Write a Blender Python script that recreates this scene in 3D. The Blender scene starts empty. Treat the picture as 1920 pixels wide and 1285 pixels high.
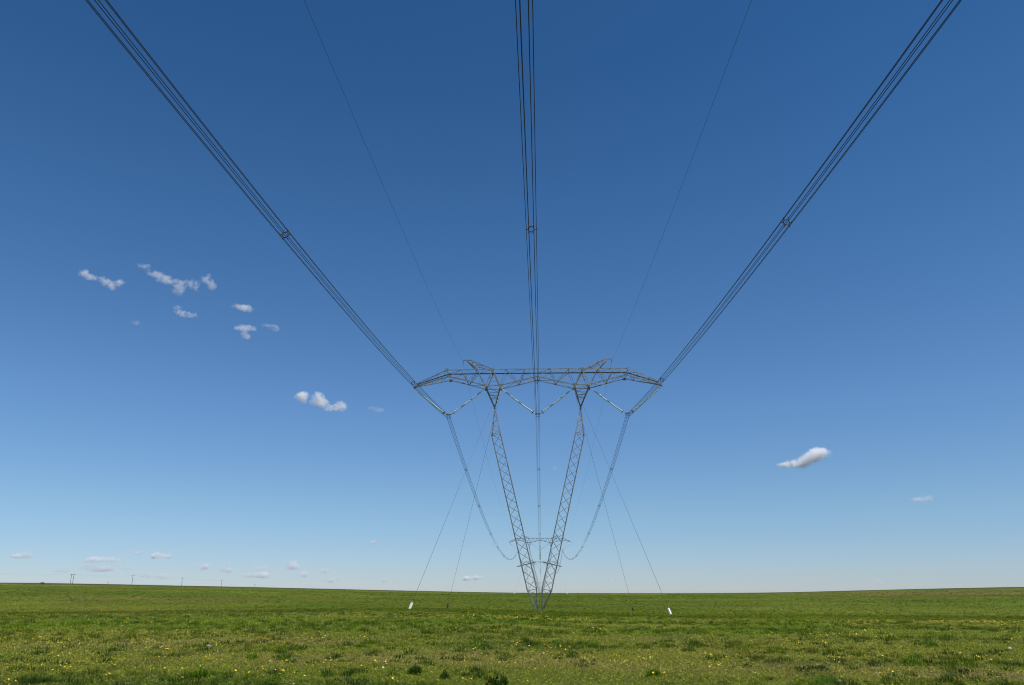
import bpy, math, random
import numpy as np
from mathutils import Vector, Matrix

# ------------------------------------------------------------------ camera, sky, sun, exposure
S = bpy.context.scene
COL = S.collection
R = math.radians
EYE = 1.75
cam_d = bpy.data.cameras.new('camera'); cam = bpy.data.objects.new('camera', cam_d); COL.objects.link(cam)
cam.location = (0, 0, EYE); cam.rotation_euler = (R(90 + 17.7), 0, 0)
cam_d.sensor_width = 36; cam_d.lens = 36 * 1456 / 1920
cam_d.clip_start = 0.1; cam_d.clip_end = 120000
S.camera = cam
S.view_settings.view_transform = 'Standard'; S.view_settings.look = 'None'
S.view_settings.exposure = 0.0; S.view_settings.gamma = 1; S.view_settings.use_curve_mapping = False
try:
    S.cycles.filter_width = 1.05; S.cycles.volume_bounces = 10; S.cycles.max_bounces = 12; S.cycles.volume_step_rate = 1.0
except Exception: pass

SUN_EL, SUN_AZ = 62.0, 128.0          # azimuth measured from +Y towards +X: high, behind the camera on the right
sdir = Vector((math.cos(R(SUN_EL)) * math.sin(R(SUN_AZ)), math.cos(R(SUN_EL)) * math.cos(R(SUN_AZ)), math.sin(R(SUN_EL))))
sun_d = bpy.data.lights.new('sun', 'SUN'); sun = bpy.data.objects.new('sun', sun_d); COL.objects.link(sun)
sun_d.energy = 5.0; sun_d.angle = R(0.53); sun_d.color = (1, .965, .91)
sun.rotation_euler = sdir.to_track_quat('Z', 'Y').to_euler(); sun.location = (0, 0, 60)

W = bpy.data.worlds.new('World'); S.world = W; W.use_nodes = True
wt = W.node_tree; wt.nodes.clear()
wo = wt.nodes.new('ShaderNodeOutputWorld'); bg = wt.nodes.new('ShaderNodeBackground')
sky = wt.nodes.new('ShaderNodeTexSky'); sky.sky_type = 'NISHITA'; sky.sun_disc = False
sky.sun_elevation = R(SUN_EL); sky.sun_rotation = R(SUN_AZ)
sky.altitude = 1600; sky.air_density = 1.0; sky.dust_density = 0.25; sky.ozone_density = 3.0
bg.inputs['Strength'].default_value = 0.12
# colour grade of the clear dry air by height above the horizon (deep polarised blue overhead, grey-blue low down)
geo = wt.nodes.new('ShaderNodeTexCoord'); sep = wt.nodes.new('ShaderNodeSeparateXYZ'); gr = wt.nodes.new('ShaderNodeValToRGB'); mulc = wt.nodes.new('ShaderNodeMix')
mulc.data_type = 'RGBA'; mulc.blend_type = 'MULTIPLY'; mulc.inputs[0].default_value = 1
GR = [(0.0, (.66, .75, .97)), (.016, (.67, .76, .97)), (.1, (.75, .90, 1.0)), (.215, (.72, .96, 1.14)), (.425, (.51, .89, 1.13)), (.61, (.35, .76, 1.05)), (1.0, (.31, .73, 1.0))]
while len(gr.color_ramp.elements) < len(GR): gr.color_ramp.elements.new(.5)
for e_, (p_, c_) in zip(gr.color_ramp.elements, GR): e_.position = p_; e_.color = (c_[0] / 1.2, c_[1] / 1.2, c_[2] / 1.2, 1)
wt.links.new(geo.outputs['Generated'], sep.inputs[0]); wt.links.new(sep.outputs['Z'], gr.inputs[0])
wt.links.new(sky.outputs[0], mulc.inputs[6]); wt.links.new(gr.outputs[0], mulc.inputs[7]); wt.links.new(mulc.outputs[2], bg.inputs['Color'])
wt.links.new(bg.outputs[0], wo.inputs['Surface'])

# ------------------------------------------------------------------ terrain function (heights in metres)
_R = np.array([0, 25, 60, 90, 113, 135, 159, 250, 400, 560, 820, 960, 1400, 3000, 14000.])
_B = np.array([-1.75, -1.75, -2.12, -2.58, -2.95, -3.4, -3.68, -3.75, -3.2, -2.35, -2.12, -5, -14, -45, -120.])
_WR = np.array([0, 0, 0, 0, 0, 0, 0, .15, .33, .55, 1., 1., .9, .3, 0.])
_A = np.array([0, .1, .45, .8, 1., 1., 1., .5, 0, 0, 0, 0, 0, 0, 0.])
_TA = np.array([-180, -60, -40, -20, -7, 2, 11, 25, 60, 180.])
_TH = np.array([0, .3, .35, .38, .60, 0, -.2, -.25, -.25, 0])
_HA = np.array([-180, -70, -45, -32.2, -28.7, -25, -17.5, -9.7, 0, 8.9, 17.4, 25.2, 32.2, 45, 70, 180.])
_HE = np.array([.1, .3, .5, .49, .47, .388, .245, .059, -.147, -.177, -.137, .086, .247, .35, .2, .1])
def vnoise(x, y, seed=0):
    x = np.asarray(x, float); y = np.asarray(y, float)
    xi = np.floor(x).astype(np.int64); yi = np.floor(y).astype(np.int64)
    fx = x - xi; fy = y - yi; fx = fx * fx * (3 - 2 * fx); fy = fy * fy * (3 - 2 * fy)
    def h(a, b):
        n = (a * 374761393 + b * 668265263 + seed * 1442695041) & 0xffffffff
        n = ((n ^ (n >> 13)) * 1274126177) & 0xffffffff
        return ((n ^ (n >> 16)) & 0xffff) / 65535.0
    return (h(xi, yi) * (1 - fx) + h(xi + 1, yi) * fx) * (1 - fy) + (h(xi, yi + 1) * (1 - fx) + h(xi + 1, yi + 1) * fx) * fy
def fbm(x, y, seed=0, o=4):
    s = 0; a = .5; t = 0
    for k in range(o):
        s = s + a * vnoise(x * 2 ** k + 17.3 * k, y * 2 ** k - 9.1 * k, seed + k); t += a; a *= .5
    return s / t
def height(x, y):
    x = np.asarray(x, float); y = np.asarray(y, float)
    r = np.hypot(x, y); az = np.degrees(np.arctan2(x, y))
    s = 0
    for d in (-3, -1.5, 0, 1.5, 3): s = s + np.interp(az + d, _TA, _TH) / 5
    E = 0
    for d in (-3, -1.5, 0, 1.5, 3): E = E + np.interp(az + d, _HA, _HE) / 5
    hz = 820 * (np.tan(np.radians(E)) - math.tan(R(-.147)))
    z = 0
    for k in (.9, .95, 1, 1.05, 1.1):
        z = z + (np.interp(r * k, _R, _B) + np.interp(r * k, _R, _A) * s + np.interp(r * k, _R, _WR) * hz) / 5
    amp = np.interp(r, [0, 10, 60, 120, 400, 800, 900], [.03, .05, .04, .02, .05, .02, .0])
    z = z + amp * (fbm(x / 6, y / 6, 5, 3) - .5) * 1.4
    return z + EYE
# ------------------------------------------------------------------ END TERRAIN

# ------------------------------------------------------------------ helpers
rng0 = np.random.default_rng(3); rng = np.random.default_rng(7); rnd = random.Random(11)
def tag(o, label=None, cat=None, group=None, kind=None):
    if label: o['label'] = label
    if cat: o['category'] = cat
    if group: o['group'] = group
    if kind: o['kind'] = kind
    return o
def empty(name, loc=(0, 0, 0), rz=0):
    o = bpy.data.objects.new(name, None); COL.objects.link(o); o.location = loc; o.rotation_euler = (0, 0, rz)
    o.empty_display_size = .5
    return o
class MB:
    def __init__(s): s.v = []; s.f = []
    def add(s, vs, fs):
        n = len(s.v); s.v += [tuple(v) for v in vs]; s.f += [tuple(i + n for i in f) for f in fs]
    def frame(s, p, q, up=None):
        p = Vector(p); q = Vector(q); d = (q - p).normalized()
        u = Vector(up) if up is not None else (Vector((0, 0, 1)) if abs(d.z) < .9 else Vector((0, 1, 0)))
        a = d.cross(u).normalized(); b = a.cross(d).normalized()
        return p, q, a, b
    def bar(s, p, q, w, h=None, up=None):
        h = h or w
        p, q, a, b = s.frame(p, q, up)
        vs = [c + a * x * w / 2 + b * y * h / 2 for c in (p, q) for x, y in ((-1, -1), (1, -1), (1, 1), (-1, 1))]
        s.add(vs, [(3, 2, 1, 0), (4, 5, 6, 7), (0, 1, 5, 4), (1, 2, 6, 5), (2, 3, 7, 6), (3, 0, 4, 7)])
    def angle(s, p, q, w, t=.012, up=None, out=None):          # rolled steel angle section: two legs meeting in an edge
        p, q, a, b = s.frame(p, q, up)
        o = Vector(out) if out is not None else Vector((.01, -1, .3))
        if a.dot(o) < 0: a = -a
        if b.dot(o) < 0: b = -b
        prof = [(0, 0), (-w, 0), (-w, -t), (-t, -t), (-t, -w), (0, -w)]
        vs = [c + a * (x + w * .3) + b * (y + w * .3) for c in (p, q) for x, y in prof]
        n = 6
        fs = [(i, (i + 1) % n, (i + 1) % n + n, i + n) for i in range(n)] + [(0, 1, 2, 3), (0, 3, 4, 5), (9, 8, 7, 6), (11, 10, 9, 6)]
        s.add(vs, fs)
    def tube(s, pts, r, n=6, cap=True):
        pts = [Vector(p) for p in pts]; m = len(pts); rings = []
        rr = r if hasattr(r, '__len__') else [r] * m
        vs = []
        for i, p in enumerate(pts):
            d = (pts[min(i + 1, m - 1)] - pts[max(i - 1, 0)]).normalized()
            u = Vector((0, 0, 1)) if abs(d.z) < .95 else Vector((0, 1, 0))
            a = d.cross(u).normalized(); b = a.cross(d)
            for k in range(n):
                t = 2 * math.pi * k / n
                vs.append(p + (a * math.cos(t) + b * math.sin(t)) * rr[i])
        fs = [(i * n + k, i * n + (k + 1) % n, (i + 1) * n + (k + 1) % n, (i + 1) * n + k) for i in range(m - 1) for k in range(n)]
        if cap: fs += [tuple(range(n - 1, -1, -1)), tuple((m - 1) * n + k for k in range(n))]
        s.add(vs, fs)
    def torus(s, c, ax, R_, r, n=20, m=6, sq=1.0):
        c = Vector(c); ax = Vector(ax).normalized()
        u = Vector((0, 0, 1)) if abs(ax.z) < .9 else Vector((0, 1, 0))
        a = ax.cross(u).normalized(); b = a.cross(ax)
        vs = []
        for i in range(n):
            t = 2 * math.pi * i / n; dd = a * math.cos(t) + b * math.sin(t)
            for k in range(m):
                q = 2 * math.pi * k / m
                vs.append(c + dd * (R_ + r * math.cos(q)) + ax * r * sq * math.sin(q))
        s.add(vs, [(i * m + k, ((i + 1) % n) * m + k, ((i + 1) % n) * m + (k + 1) % m, i * m + (k + 1) % m) for i in range(n) for k in range(m)])
    def build(s, name, mat, parent=None, smooth=False):
        me = bpy.data.meshes.new(name); me.from_pydata(s.v, [], s.f); me.materials.append(mat)
        if smooth: me.polygons.foreach_set('use_smooth', [True] * len(me.polygons))
        me.update()
        o = bpy.data.objects.new(name, me); COL.objects.link(o)
        if parent: o.parent = parent
        return o
def mat(name, col, rough=.6, metal=0, noise=None, nscale=3., bump=0, spec=.5):
    m = bpy.data.materials.new(name); m.use_nodes = True; nt = m.node_tree; p = nt.nodes['Principled BSDF']
    p.inputs['Base Color'].default_value = (*col, 1); p.inputs['Roughness'].default_value = rough; p.inputs['Metallic'].default_value = metal
    p.inputs['Specular IOR Level'].default_value = spec
    if noise:
        tc = nt.nodes.new('ShaderNodeTexCoord'); n = nt.nodes.new('ShaderNodeTexNoise'); n.inputs['Scale'].default_value = nscale; n.inputs['Detail'].default_value = 6
        cr = nt.nodes.new('ShaderNodeValToRGB'); cr.color_ramp.elements[0].position = .35; cr.color_ramp.elements[1].position = .68
        cr.color_ramp.elements[0].color = (*col, 1); cr.color_ramp.elements[1].color = (*noise, 1)
        nt.links.new(tc.outputs['Object'], n.inputs['Vector']); nt.links.new(n.outputs[0], cr.inputs[0]); nt.links.new(cr.outputs[0], p.inputs['Base Color'])
        if bump:
            b = nt.nodes.new('ShaderNodeBump'); b.inputs['Strength'].default_value = bump
            nt.links.new(n.outputs[0], b.inputs['Height']); nt.links.new(b.outputs[0], p.inputs['Normal'])
    return m
M = dict(
    steel=mat('weathered_steel', (.125, .134, .142), .55, .2, (.285, .295, .30), 1.5),
    brace=mat('weathered_steel_brace', (.13, .12, .105), .6, .1, (.25, .235, .21), 1.7),
    wire=mat('aluminium_wire', (.022, .014, .024), .55, .1),
    spacer=mat('spacer_metal', (.05, .05, .05), .5, .4),
    guy=mat('guy_wire', (.11, .11, .11), .5, .3),
    glass=mat('insulator_glass', (.50, .62, .57), .18, 0, spec=.6),
    fitting=mat('galvanised_fitting', (.16, .16, .15), .45, .5),
    concrete=mat('pale_concrete', (.62, .60, .55), .8, 0, (.74, .73, .69), 5., .15),
    shaded_anchor=mat('anchor_painted_shade', (.06, .06, .055), .6, 0, (.10, .10, .09), 6.),  # shaded undersides of the back anchors, painted as a darker block colour
    plate=mat('white_plate', (.75, .75, .72), .5),
    wood=mat('weathered_wood', (.075, .06, .05), .85, 0, (.13, .11, .09), 4.),
    pot=mat('dark_pin', (.05, .04, .035), .4),
)

# ------------------------------------------------------------------ the line's frame: along = distance beyond tower one, lat = to the right
PSI = R(2.04)
DV = Vector((math.sin(PSI), math.cos(PSI), 0)); EV = Vector((math.cos(PSI), -math.sin(PSI), 0))
P1 = Vector((.0337 * 135.2, 135.2, 0))
def LP(lat, along, z): return P1 + EV * lat + DV * along + Vector((0, 0, z))
BASE1 = EYE - 3.5

# ------------------------------------------------------------------ ground
def col_patch(x, y):
    """colour of the meadow at a ground point"""
    r = np.hypot(x, y)
    n1 = fbm(x / 9, y / 9, 21, 4); n2 = fbm(x / 40, y / 60, 33, 4); n3 = fbm(x / 2.2, y / 2.2, 45, 3); n4 = fbm(x / 25, y / 14, 61, 3)
    olive = np.array([.215, .225, .032]); green = np.array([.140, .200, .012]); lush = np.array([.095, .160, .008])
    dry = np.array([.27, .235, .065]); brown = np.array([.085, .062, .036]); far = np.array([.110, .150, .012])
    def mix(a, b, t): t = np.clip(t, 0, 1)[..., None]; return a * (1 - t) + b * t
    c = np.broadcast_to(olive, x.shape + (3,)).copy()
    c = mix(c, green, (n1 - .42) * 4)
    c = mix(c, lush, (n4 - .55) * 5 * np.interp(r, [0, 30, 60], [.5, .8, .9]))
    c = mix(c, dry, (n3 - .56) * 4 * np.interp(r, [0, 25, 50, 90], [.9, .6, .25, 0]) * np.clip((.55 - n4) * 8, 0, 1))
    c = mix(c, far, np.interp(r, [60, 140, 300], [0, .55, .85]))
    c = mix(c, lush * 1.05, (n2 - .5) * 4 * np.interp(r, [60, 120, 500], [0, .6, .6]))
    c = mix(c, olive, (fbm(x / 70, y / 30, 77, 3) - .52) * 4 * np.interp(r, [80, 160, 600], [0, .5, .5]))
    # tone patches: centre x, y, half sizes, kind, strength
    for (px, py, ax, ay, k, st) in PATCHES:
        d = ((x - px) / ax) ** 2 + ((y - py) / ay) ** 2 + (n3 - .5) * 2.0 + (n1 - .5) * 3
        c = mix(c, KIND[k], np.clip((1.15 - d) * 1.2, 0, 1) * st)
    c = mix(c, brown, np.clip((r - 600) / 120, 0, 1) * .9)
    return c * np.array([.89, .87, .78])
KIND = dict(lush=np.array([.050, .098, .012]), dark=np.array([.042, .080, .014]), dry=np.array([.25, .215, .07]), grey=np.array([.15, .14, .10]),
            yellow=np.array([.19, .17, .03]), brown=np.array([.12, .10, .05]), field=np.array([.20, .165, .05]))
PATCHES = [(-8, 46, 7.5, 5.5, 'lush', 0.42), (-4, 37, 5, 4, 'lush', 0.33), (-32, 65, 16, 9, 'lush', 0.42), (-24, 51, 9, 5, 'dark', 0.30), (-9.5, 16.6, 6, 1.6, 'lush', 0.42),
           (-4, 15.3, 6, .9, 'lush', 0.36), (20, 34.5, 8, 3.0, 'lush', 0.36), (26, 50, 9, 5, 'lush', 0.42), (1, 27.5, 3.2, 2.2, 'lush', 0.54), (14, 46, 7, 3.5, 'lush', 0.42),
           (10, 21.5, 3.5, 1.3, 'lush', 0.42), (17, 22.5, 3, 2.2, 'lush', 0.36), (-30, 82, 26, 7, 'grey', 0.27), (4, 92, 40, 14, 'lush', 0.42), (60, 110, 40, 18, 'dark', 0.30), (-40, 96, 30, 10, 'dark', 0.30),
           (11, 18.2, 3.2, 1.0, 'dry', .8), (-3, 22, 5, 2.0, 'dry', .5), (6, 20, 4, 1.6, 'dry', .45), (-9, 30, 5, 3, 'dry', .5), (8, 34, 5, 3, 'dry', .5), (-14, 27, 5, 3, 'dry', .4),
           (3, 60, 5, 4, 'yellow', .5), (49, 158, 8, 9, 'dark', 0.42), (215, 400, 75, 80, 'field', .9), (-60, 130, 40, 16, 'field', .5), (30, 210, 60, 20, 'lush', 0.36), (-90, 240, 60, 30, 'field', .5)]  # includes a darker oval to the right of the nearest tower
azs = np.concatenate([np.arange(-180, -46, 2.0), np.arange(-46, 46, .12), np.arange(46, 180, 2.0)])
rs = np.concatenate([[.3, 2, 4, 6, 8, 9.5], np.exp(np.arange(math.log(11), math.log(900), .0105)), np.exp(np.arange(math.log(910), math.log(14000), .12)), [14500]])
A_, R_ = np.meshgrid(np.radians(azs), rs)
X = R_ * np.sin(A_); Y = R_ * np.cos(A_); Z = height(X, Y)
rough = np.interp(R_, [0, 10, 30, 80, 200, 700, 760], [0, .03, .05, .08, .14, .25, 0])
Z = Z + (fbm(X / .8, Y / .8, 91, 2) - .5) * rough * np.where(np.abs(A_) < .82, 1, 0)
na, nr = len(azs), len(rs)
me = bpy.data.meshes.new('ground')
V = np.stack([X, Y, Z], -1).reshape(-1, 3)
I = np.arange(nr * na).reshape(nr, na); J = np.roll(I, -1, axis=1)
F = np.stack([I[:-1], J[:-1], J[1:], I[1:]], -1).reshape(-1, 4)[:, ::-1]
me.vertices.add(len(V)); me.vertices.foreach_set('co', V.ravel().astype(np.float32))
me.loops.add(F.size); me.loops.foreach_set('vertex_index', F.ravel().astype(np.int32))
me.polygons.add(len(F)); me.polygons.foreach_set('loop_start', np.arange(0, F.size, 4, dtype=np.int32))
me.update(calc_edges=True); me.validate()
me.polygons.foreach_set('use_smooth', np.ones(len(me.polygons), bool))
C = col_patch(X, Y) * np.interp(R_, [0, 25, 60, 110, 15000], [.62, .70, .80, .80, .80])[..., None] * np.exp(rng0.normal(0, .13, X.shape))[..., None]  # ground darkened: soil mix near, grass self-shadowing put into the colour farther out
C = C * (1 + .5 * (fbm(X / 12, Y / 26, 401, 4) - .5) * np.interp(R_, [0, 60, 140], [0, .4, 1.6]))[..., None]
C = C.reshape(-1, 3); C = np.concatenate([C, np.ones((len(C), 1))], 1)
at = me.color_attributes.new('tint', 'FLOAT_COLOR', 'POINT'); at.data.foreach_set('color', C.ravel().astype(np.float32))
gm = bpy.data.materials.new('meadow_ground'); gm.use_nodes = True; nt = gm.node_tree; pr = nt.nodes['Principled BSDF']
pr.inputs['Roughness'].default_value = .95; pr.inputs['Specular IOR Level'].default_value = .1
av = nt.nodes.new('ShaderNodeVertexColor'); av.layer_name = 'tint'
tc = nt.nodes.new('ShaderNodeTexCoord')
def nnoise(scale, detail=8, rough_=.6, stretch=None):
    n = nt.nodes.new('ShaderNodeTexNoise'); n.inputs['Scale'].default_value = scale; n.inputs['Detail'].default_value = detail; n.inputs['Roughness'].default_value = rough_
    mp = nt.nodes.new('ShaderNodeMapping'); mp.inputs['Scale'].default_value = stretch or (1, 1, 1)
    nt.links.new(tc.outputs['Object'], mp.inputs[0]); nt.links.new(mp.outputs[0], n.inputs['Vector']); return n
def ramp(src, a, b, lo, hi):
    m = nt.nodes.new('ShaderNodeMapRange'); m.inputs[1].default_value = a; m.inputs[2].default_value = b; m.inputs[3].default_value = lo; m.inputs[4].default_value = hi
    nt.links.new(src, m.inputs[0]); return m.outputs[0]
n_a = nnoise(1.3, 10, .7); n_b = nnoise(.22, 6, .6)
mul = nt.nodes.new('ShaderNodeMath'); mul.operation = 'MULTIPLY'
nt.links.new(ramp(n_a.outputs[0], .3, .7, .62, 1.35), mul.inputs[0]); nt.links.new(ramp(n_b.outputs[0], .3, .7, .78, 1.2), mul.inputs[1])
vm = nt.nodes.new('ShaderNodeVectorMath'); vm.operation = 'SCALE'
nt.links.new(av.outputs[0], vm.inputs[0]); nt.links.new(mul.outputs[0], vm.inputs['Scale'])
nt.links.new(vm.outputs[0], pr.inputs['Base Color'])
bp = nt.nodes.new('ShaderNodeBump'); bp.inputs['Strength'].default_value = .5; bp.inputs['Distance'].default_value = .12
nt.links.new(n_a.outputs[0], bp.inputs['Height']); nt.links.new(bp.outputs[0], pr.inputs['Normal'])
me.materials.append(gm)
go = bpy.data.objects.new('ground', me); COL.objects.link(go); tag(go, kind='structure')

# ------------------------------------------------------------------ vegetation as leaf-sized faces
def leaf_mat(name):
    m = bpy.data.materials.new(name); m.use_nodes = True; t = m.node_tree; t.nodes.clear()
    o = t.nodes.new('ShaderNodeOutputMaterial'); vc = t.nodes.new('ShaderNodeVertexColor'); vc.layer_name = 'tint'
    d = t.nodes.new('ShaderNodeBsdfDiffuse'); tr = t.nodes.new('ShaderNodeBsdfTranslucent'); mx = t.nodes.new('ShaderNodeMixShader'); mx.inputs[0].default_value = .38
    t.links.new(vc.outputs[0], d.inputs[0]); t.links.new(vc.outputs[0], tr.inputs[0])
    t.links.new(d.outputs[0], mx.inputs[1]); t.links.new(tr.outputs[0], mx.inputs[2]); t.links.new(mx.outputs[0], o.inputs[0])
    return m
LEAF = leaf_mat('leaf')
def tri_mesh(name, V, C, material, parent=None):
    """V: (n,3,3) triangles, C: (n,3) colours"""
    n = len(V); me = bpy.data.meshes.new(name)
    me.vertices.add(n * 3); me.vertices.foreach_set('co', V.reshape(-1).astype(np.float32))
    me.loops.add(n * 3); me.loops.foreach_set('vertex_index', np.arange(n * 3, dtype=np.int32))
    me.polygons.add(n); me.polygons.foreach_set('loop_start', np.arange(0, n * 3, 3, dtype=np.int32))
    me.update(calc_edges=True)
    c = np.repeat(np.concatenate([np.minimum(C, .75), np.ones((n, 1))], 1), 3, axis=0)
    a = me.color_attributes.new('tint', 'FLOAT_COLOR', 'POINT'); a.data.foreach_set('color', c.ravel().astype(np.float32))
    me.materials.append(material)
    o = bpy.data.objects.new(name, me); COL.objects.link(o)
    if parent: o.parent = parent
    return o
def blades(x, y, z, h, w, lean, col):
    """one triangle per blade, random heading and lean (radians from upright)"""
    n = len(x); a = rng.uniform(0, 2 * np.pi, n); b = rng.uniform(0, 2 * np.pi, n)
    base = np.stack([x, y, z], -1); sd = np.stack([np.cos(b), np.sin(b), np.zeros(n)], -1) * (w / 2)[:, None]
    tip = base + np.stack([np.cos(a) * np.sin(lean), np.sin(a) * np.sin(lean), np.cos(lean)], -1) * h[:, None]
    return np.stack([base - sd, base + sd, tip], 1), col
def scatter(n, r0, r1, power, az=41):
    """points whose density per square metre falls as r**-power"""
    u = rng.uniform(0, 1, n); e = 2 - power
    r = (u * (r1 ** e - r0 ** e) + r0 ** e) ** (1 / e); a = np.radians(rng.uniform(-az, az, n))
    return r * np.sin(a), r * np.cos(a), r
# short ground cover
N = 900000
x, y, r = scatter(N, 11.5, 240, 2.25)
base = col_patch(x, y)
k = rng.uniform(0, 1, N)
c = base * np.exp(rng.normal(.22, .45, N))[:, None]
straw = k < .13 * np.interp(r, [10, 60, 120], [1.2, .6, .2])
c[straw] = np.array([.30, .255, .13]) * rng.uniform(.6, 1.2, straw.sum())[:, None]
fresh = (k > .86); c[fresh] = np.array([.14, .20, .03]) * rng.uniform(.6, 1.2, fresh.sum())[:, None]
s = (r / 16) ** .55
h = rng.uniform(.035, .10, N) * np.clip(s, .8, 1.5); w = rng.uniform(.006, .014, N) * (r / 16) ** .8
lean = rng.uniform(.2, 1.35, N)
broad = rng.uniform(0, 1, N) < .5                       # low rosette leaves among the blades
w = np.where(broad, rng.uniform(.018, .034, N) * (r / 16) ** .6, w); lean = np.where(broad, rng.uniform(.95, 1.5, N), lean); h = np.where(broad, rng.uniform(.03, .07, N) * np.clip(s, .8, 1.6), h)
V1, C1 = blades(x, y, height(x, y) + np.where(broad, rng.uniform(0, .04, N), -.01), h, w, lean, c)
grass = tri_mesh('short_grass', V1, C1, LEAF); tag(grass, 'short olive and straw coloured grass covering the meadow', 'grass', kind='stuff')

NF = 260000
x, y, r = scatter(NF, 85, 520, 1.5)
c = col_patch(x, y) * np.exp(rng.normal(.12, .42, NF))[:, None]
V2, C2 = blades(x, y, height(x, y) - .01, rng.uniform(.06, .20, NF) * (r / 120) ** .35, rng.uniform(.06, .16, NF) * (r / 120) ** .6, rng.uniform(.3, 1.35, NF), c)
grass2 = tri_mesh('distant_grass', V2, C2, LEAF); tag(grass2, 'short green grass covering the distant meadow up to the horizon', 'grass', kind='stuff')

# taller tussocks scattered through the meadow
def tussock_tris(cx, cy, rad, hh, n, col, wscale=1.0, upright=.75):
    q = np.sqrt(rng.uniform(0, 1, n)) * rad; t = rng.uniform(0, 2 * np.pi, n)
    x = cx + q * np.cos(t); y = cy + q * np.sin(t)
    h = hh * (1 - .45 * (q / rad) ** 2) * rng.uniform(.45, 1.1, n); w = rng.uniform(.007, .016, n) * wscale
    ln = (q / rad) * rng.uniform(.1, 1.1 - upright * .5, n) + rng.uniform(0, .25, n)
    base = np.stack([x, y, height(x, y) - .02], -1)
    a = t + rng.normal(0, .6, n); b = rng.uniform(0, 2 * np.pi, n)
    sd = np.stack([np.cos(b), np.sin(b), np.zeros(n)], -1) * (w / 2)[:, None]
    tip = base + np.stack([np.cos(a) * np.sin(ln), np.sin(a) * np.sin(ln), np.cos(ln)], -1) * h[:, None]
    return np.stack([base - sd, base + sd, tip], 1), np.asarray(col)[None] * rng.uniform(.5, 1.5, n)[:, None]
Vs, Cs = [], []
T = 15000
tx, ty, tr = scatter(T, 12, 420, 1.55)
lushness = fbm(tx / 7, ty / 7, 145, 3) + .5 * (fbm(tx / 30, ty / 22, 151, 3) - .5)
for (px, py, ax, ay, kk, st) in PATCHES:
    if kk in ('lush', 'dark'): lushness = lushness + .11 * st * (((tx - px) / ax) ** 2 + ((ty - py) / ay) ** 2 < 1)
    if kk in ('dry', 'grey'): lushness = lushness - .15 * (((tx - px) / ax) ** 2 + ((ty - py) / ay) ** 2 < 1)
for i in np.nonzero(lushness > .52)[0]:
    d = tr[i]; n = int(np.clip(110 * (16 / d) ** .9, 8, 120)); big = rnd.random() ** 1.5
    kcol = rnd.choice([(.115, .185, .010), (.085, .15, .012), (.06, .115, .014), (.14, .19, .02), (.12, .16, .025)])
    v_, c_ = tussock_tris(tx[i], ty[i], .06 + .15 * big * min(2.2, (d / 16) ** .5), (.07 + .16 * big) * min(1.6, (d / 16) ** .35), n, kcol, (d / 16) ** .85)
    Vs.append(v_); Cs.append(c_)
# small dark leafy weeds between the blades
wx, wy, wr = scatter(3000, 13, 80, 1.5)
wn = fbm(wx / 4, wy / 4, 511, 3)
for i in np.nonzero(wn > .45)[0]:
    d = wr[i]; big = rnd.random() ** 2
    v_, c_ = tussock_tris(wx[i], wy[i], (.05 + .15 * big) * (d / 16) ** .25, (.06 + .16 * big) * (d / 16) ** .2, int(np.clip(90 * (16 / d), 22, 90)), rnd.choice([(.05, .105, .012), (.04, .085, .016), (.06, .12, .012), (.07, .10, .03)]), 1.9 * (d / 16) ** .7, .35)
    Vs.append(v_); Cs.append(c_)
# low dark karoo bushes dotted over the farther meadow
bx_, by_, br_ = scatter(4200, 55, 620, 1.0)
keep = fbm(bx_ / 30, by_ / 45, 301, 3) > .44
Vb, Cb = [], []
for i in np.nonzero(keep)[0]:
    d = br_[i]; q = rnd.uniform(.12, .32) * (1 + d / 500); n = 14
    v_, c_ = tussock_tris(bx_[i], by_[i], q, q * rnd.uniform(.7, 1.1), n, rnd.choice([(.035, .07, .015), (.05, .085, .02), (.06, .07, .03)]), 3 + d / 40, .3)
    Vb.append(v_); Cb.append(c_)
bsh = tri_mesh('low_scrub', np.concatenate(Vb), np.concatenate(Cb), LEAF); tag(bsh, 'tiny dark low scrub dotted over the distant meadow', 'scrub', kind='stuff')
tus = tri_mesh('tall_grass', np.concatenate(Vs), np.concatenate(Cs), LEAF); tag(tus, 'taller dark green grass tussocks scattered through the meadow', 'grass', kind='stuff')

# flowers
FM = mat('yellow_petal', (.80, .54, .015), .6); FM2 = mat('pale_petal', (.66, .58, .25), .6)
fl = [(7.42, 41.14, 14), (4.38, 39.96, 14), (1.44, 25.1, 16), (4.1, 24.19, 5), (1.27, 22.19, 6), (2.64, 19.8, 7), (-3.19, 19.31, 14), (-5.12, 17.54, 10), (-2.84, 17.54, 5), (-7.35, 18.36, 3),
      (-13.23, 24.74, 4), (-7.1, 29.87, 12), (-7.82, 28.34, 8), (-8.54, 28.29, 6), (-5.46, 29.81, 7), (-1.07, 24.01, 6), (0, 25.79, 10), (.18, 27.59, 10), (6.55, 23.59, 9), (5.42, 21.82, 6),
      (12.57, 22.4, 7), (8.02, 20.03, 8), (9.3, 27.41, 6), (1.87, 20.99, 6), (-20.9, 46.16, 22), (-25.6, 51.68, 16), (-11.98, 21.82, 3), (-21.23, 35.8, 5), (5.86, 22.17, 6), (-18, 47, 12),
      (14.07, 35.89, 26), (14.9, 35, 18), (11.5, 36, 8), (-1.0, 16.6, 5), (3.2, 17.4, 5), (8.1, 18.0, 3), (-12.2, 18.8, 1), (9.9, 17.7, 1), (6.8, 17.0, 2), (-10.4, 19.9, 3), (4.6, 18.8, 4), (3.4, 21.2, 6), (-.4, 20.4, 5)]
P = []
for (fx, fy, n) in fl:
    sp = .12 + .018 * n * (fy / 20) ** .5
    for _ in range(n): P.append((rnd.gauss(fx, sp), rnd.gauss(fy, sp * 1.6)))
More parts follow.
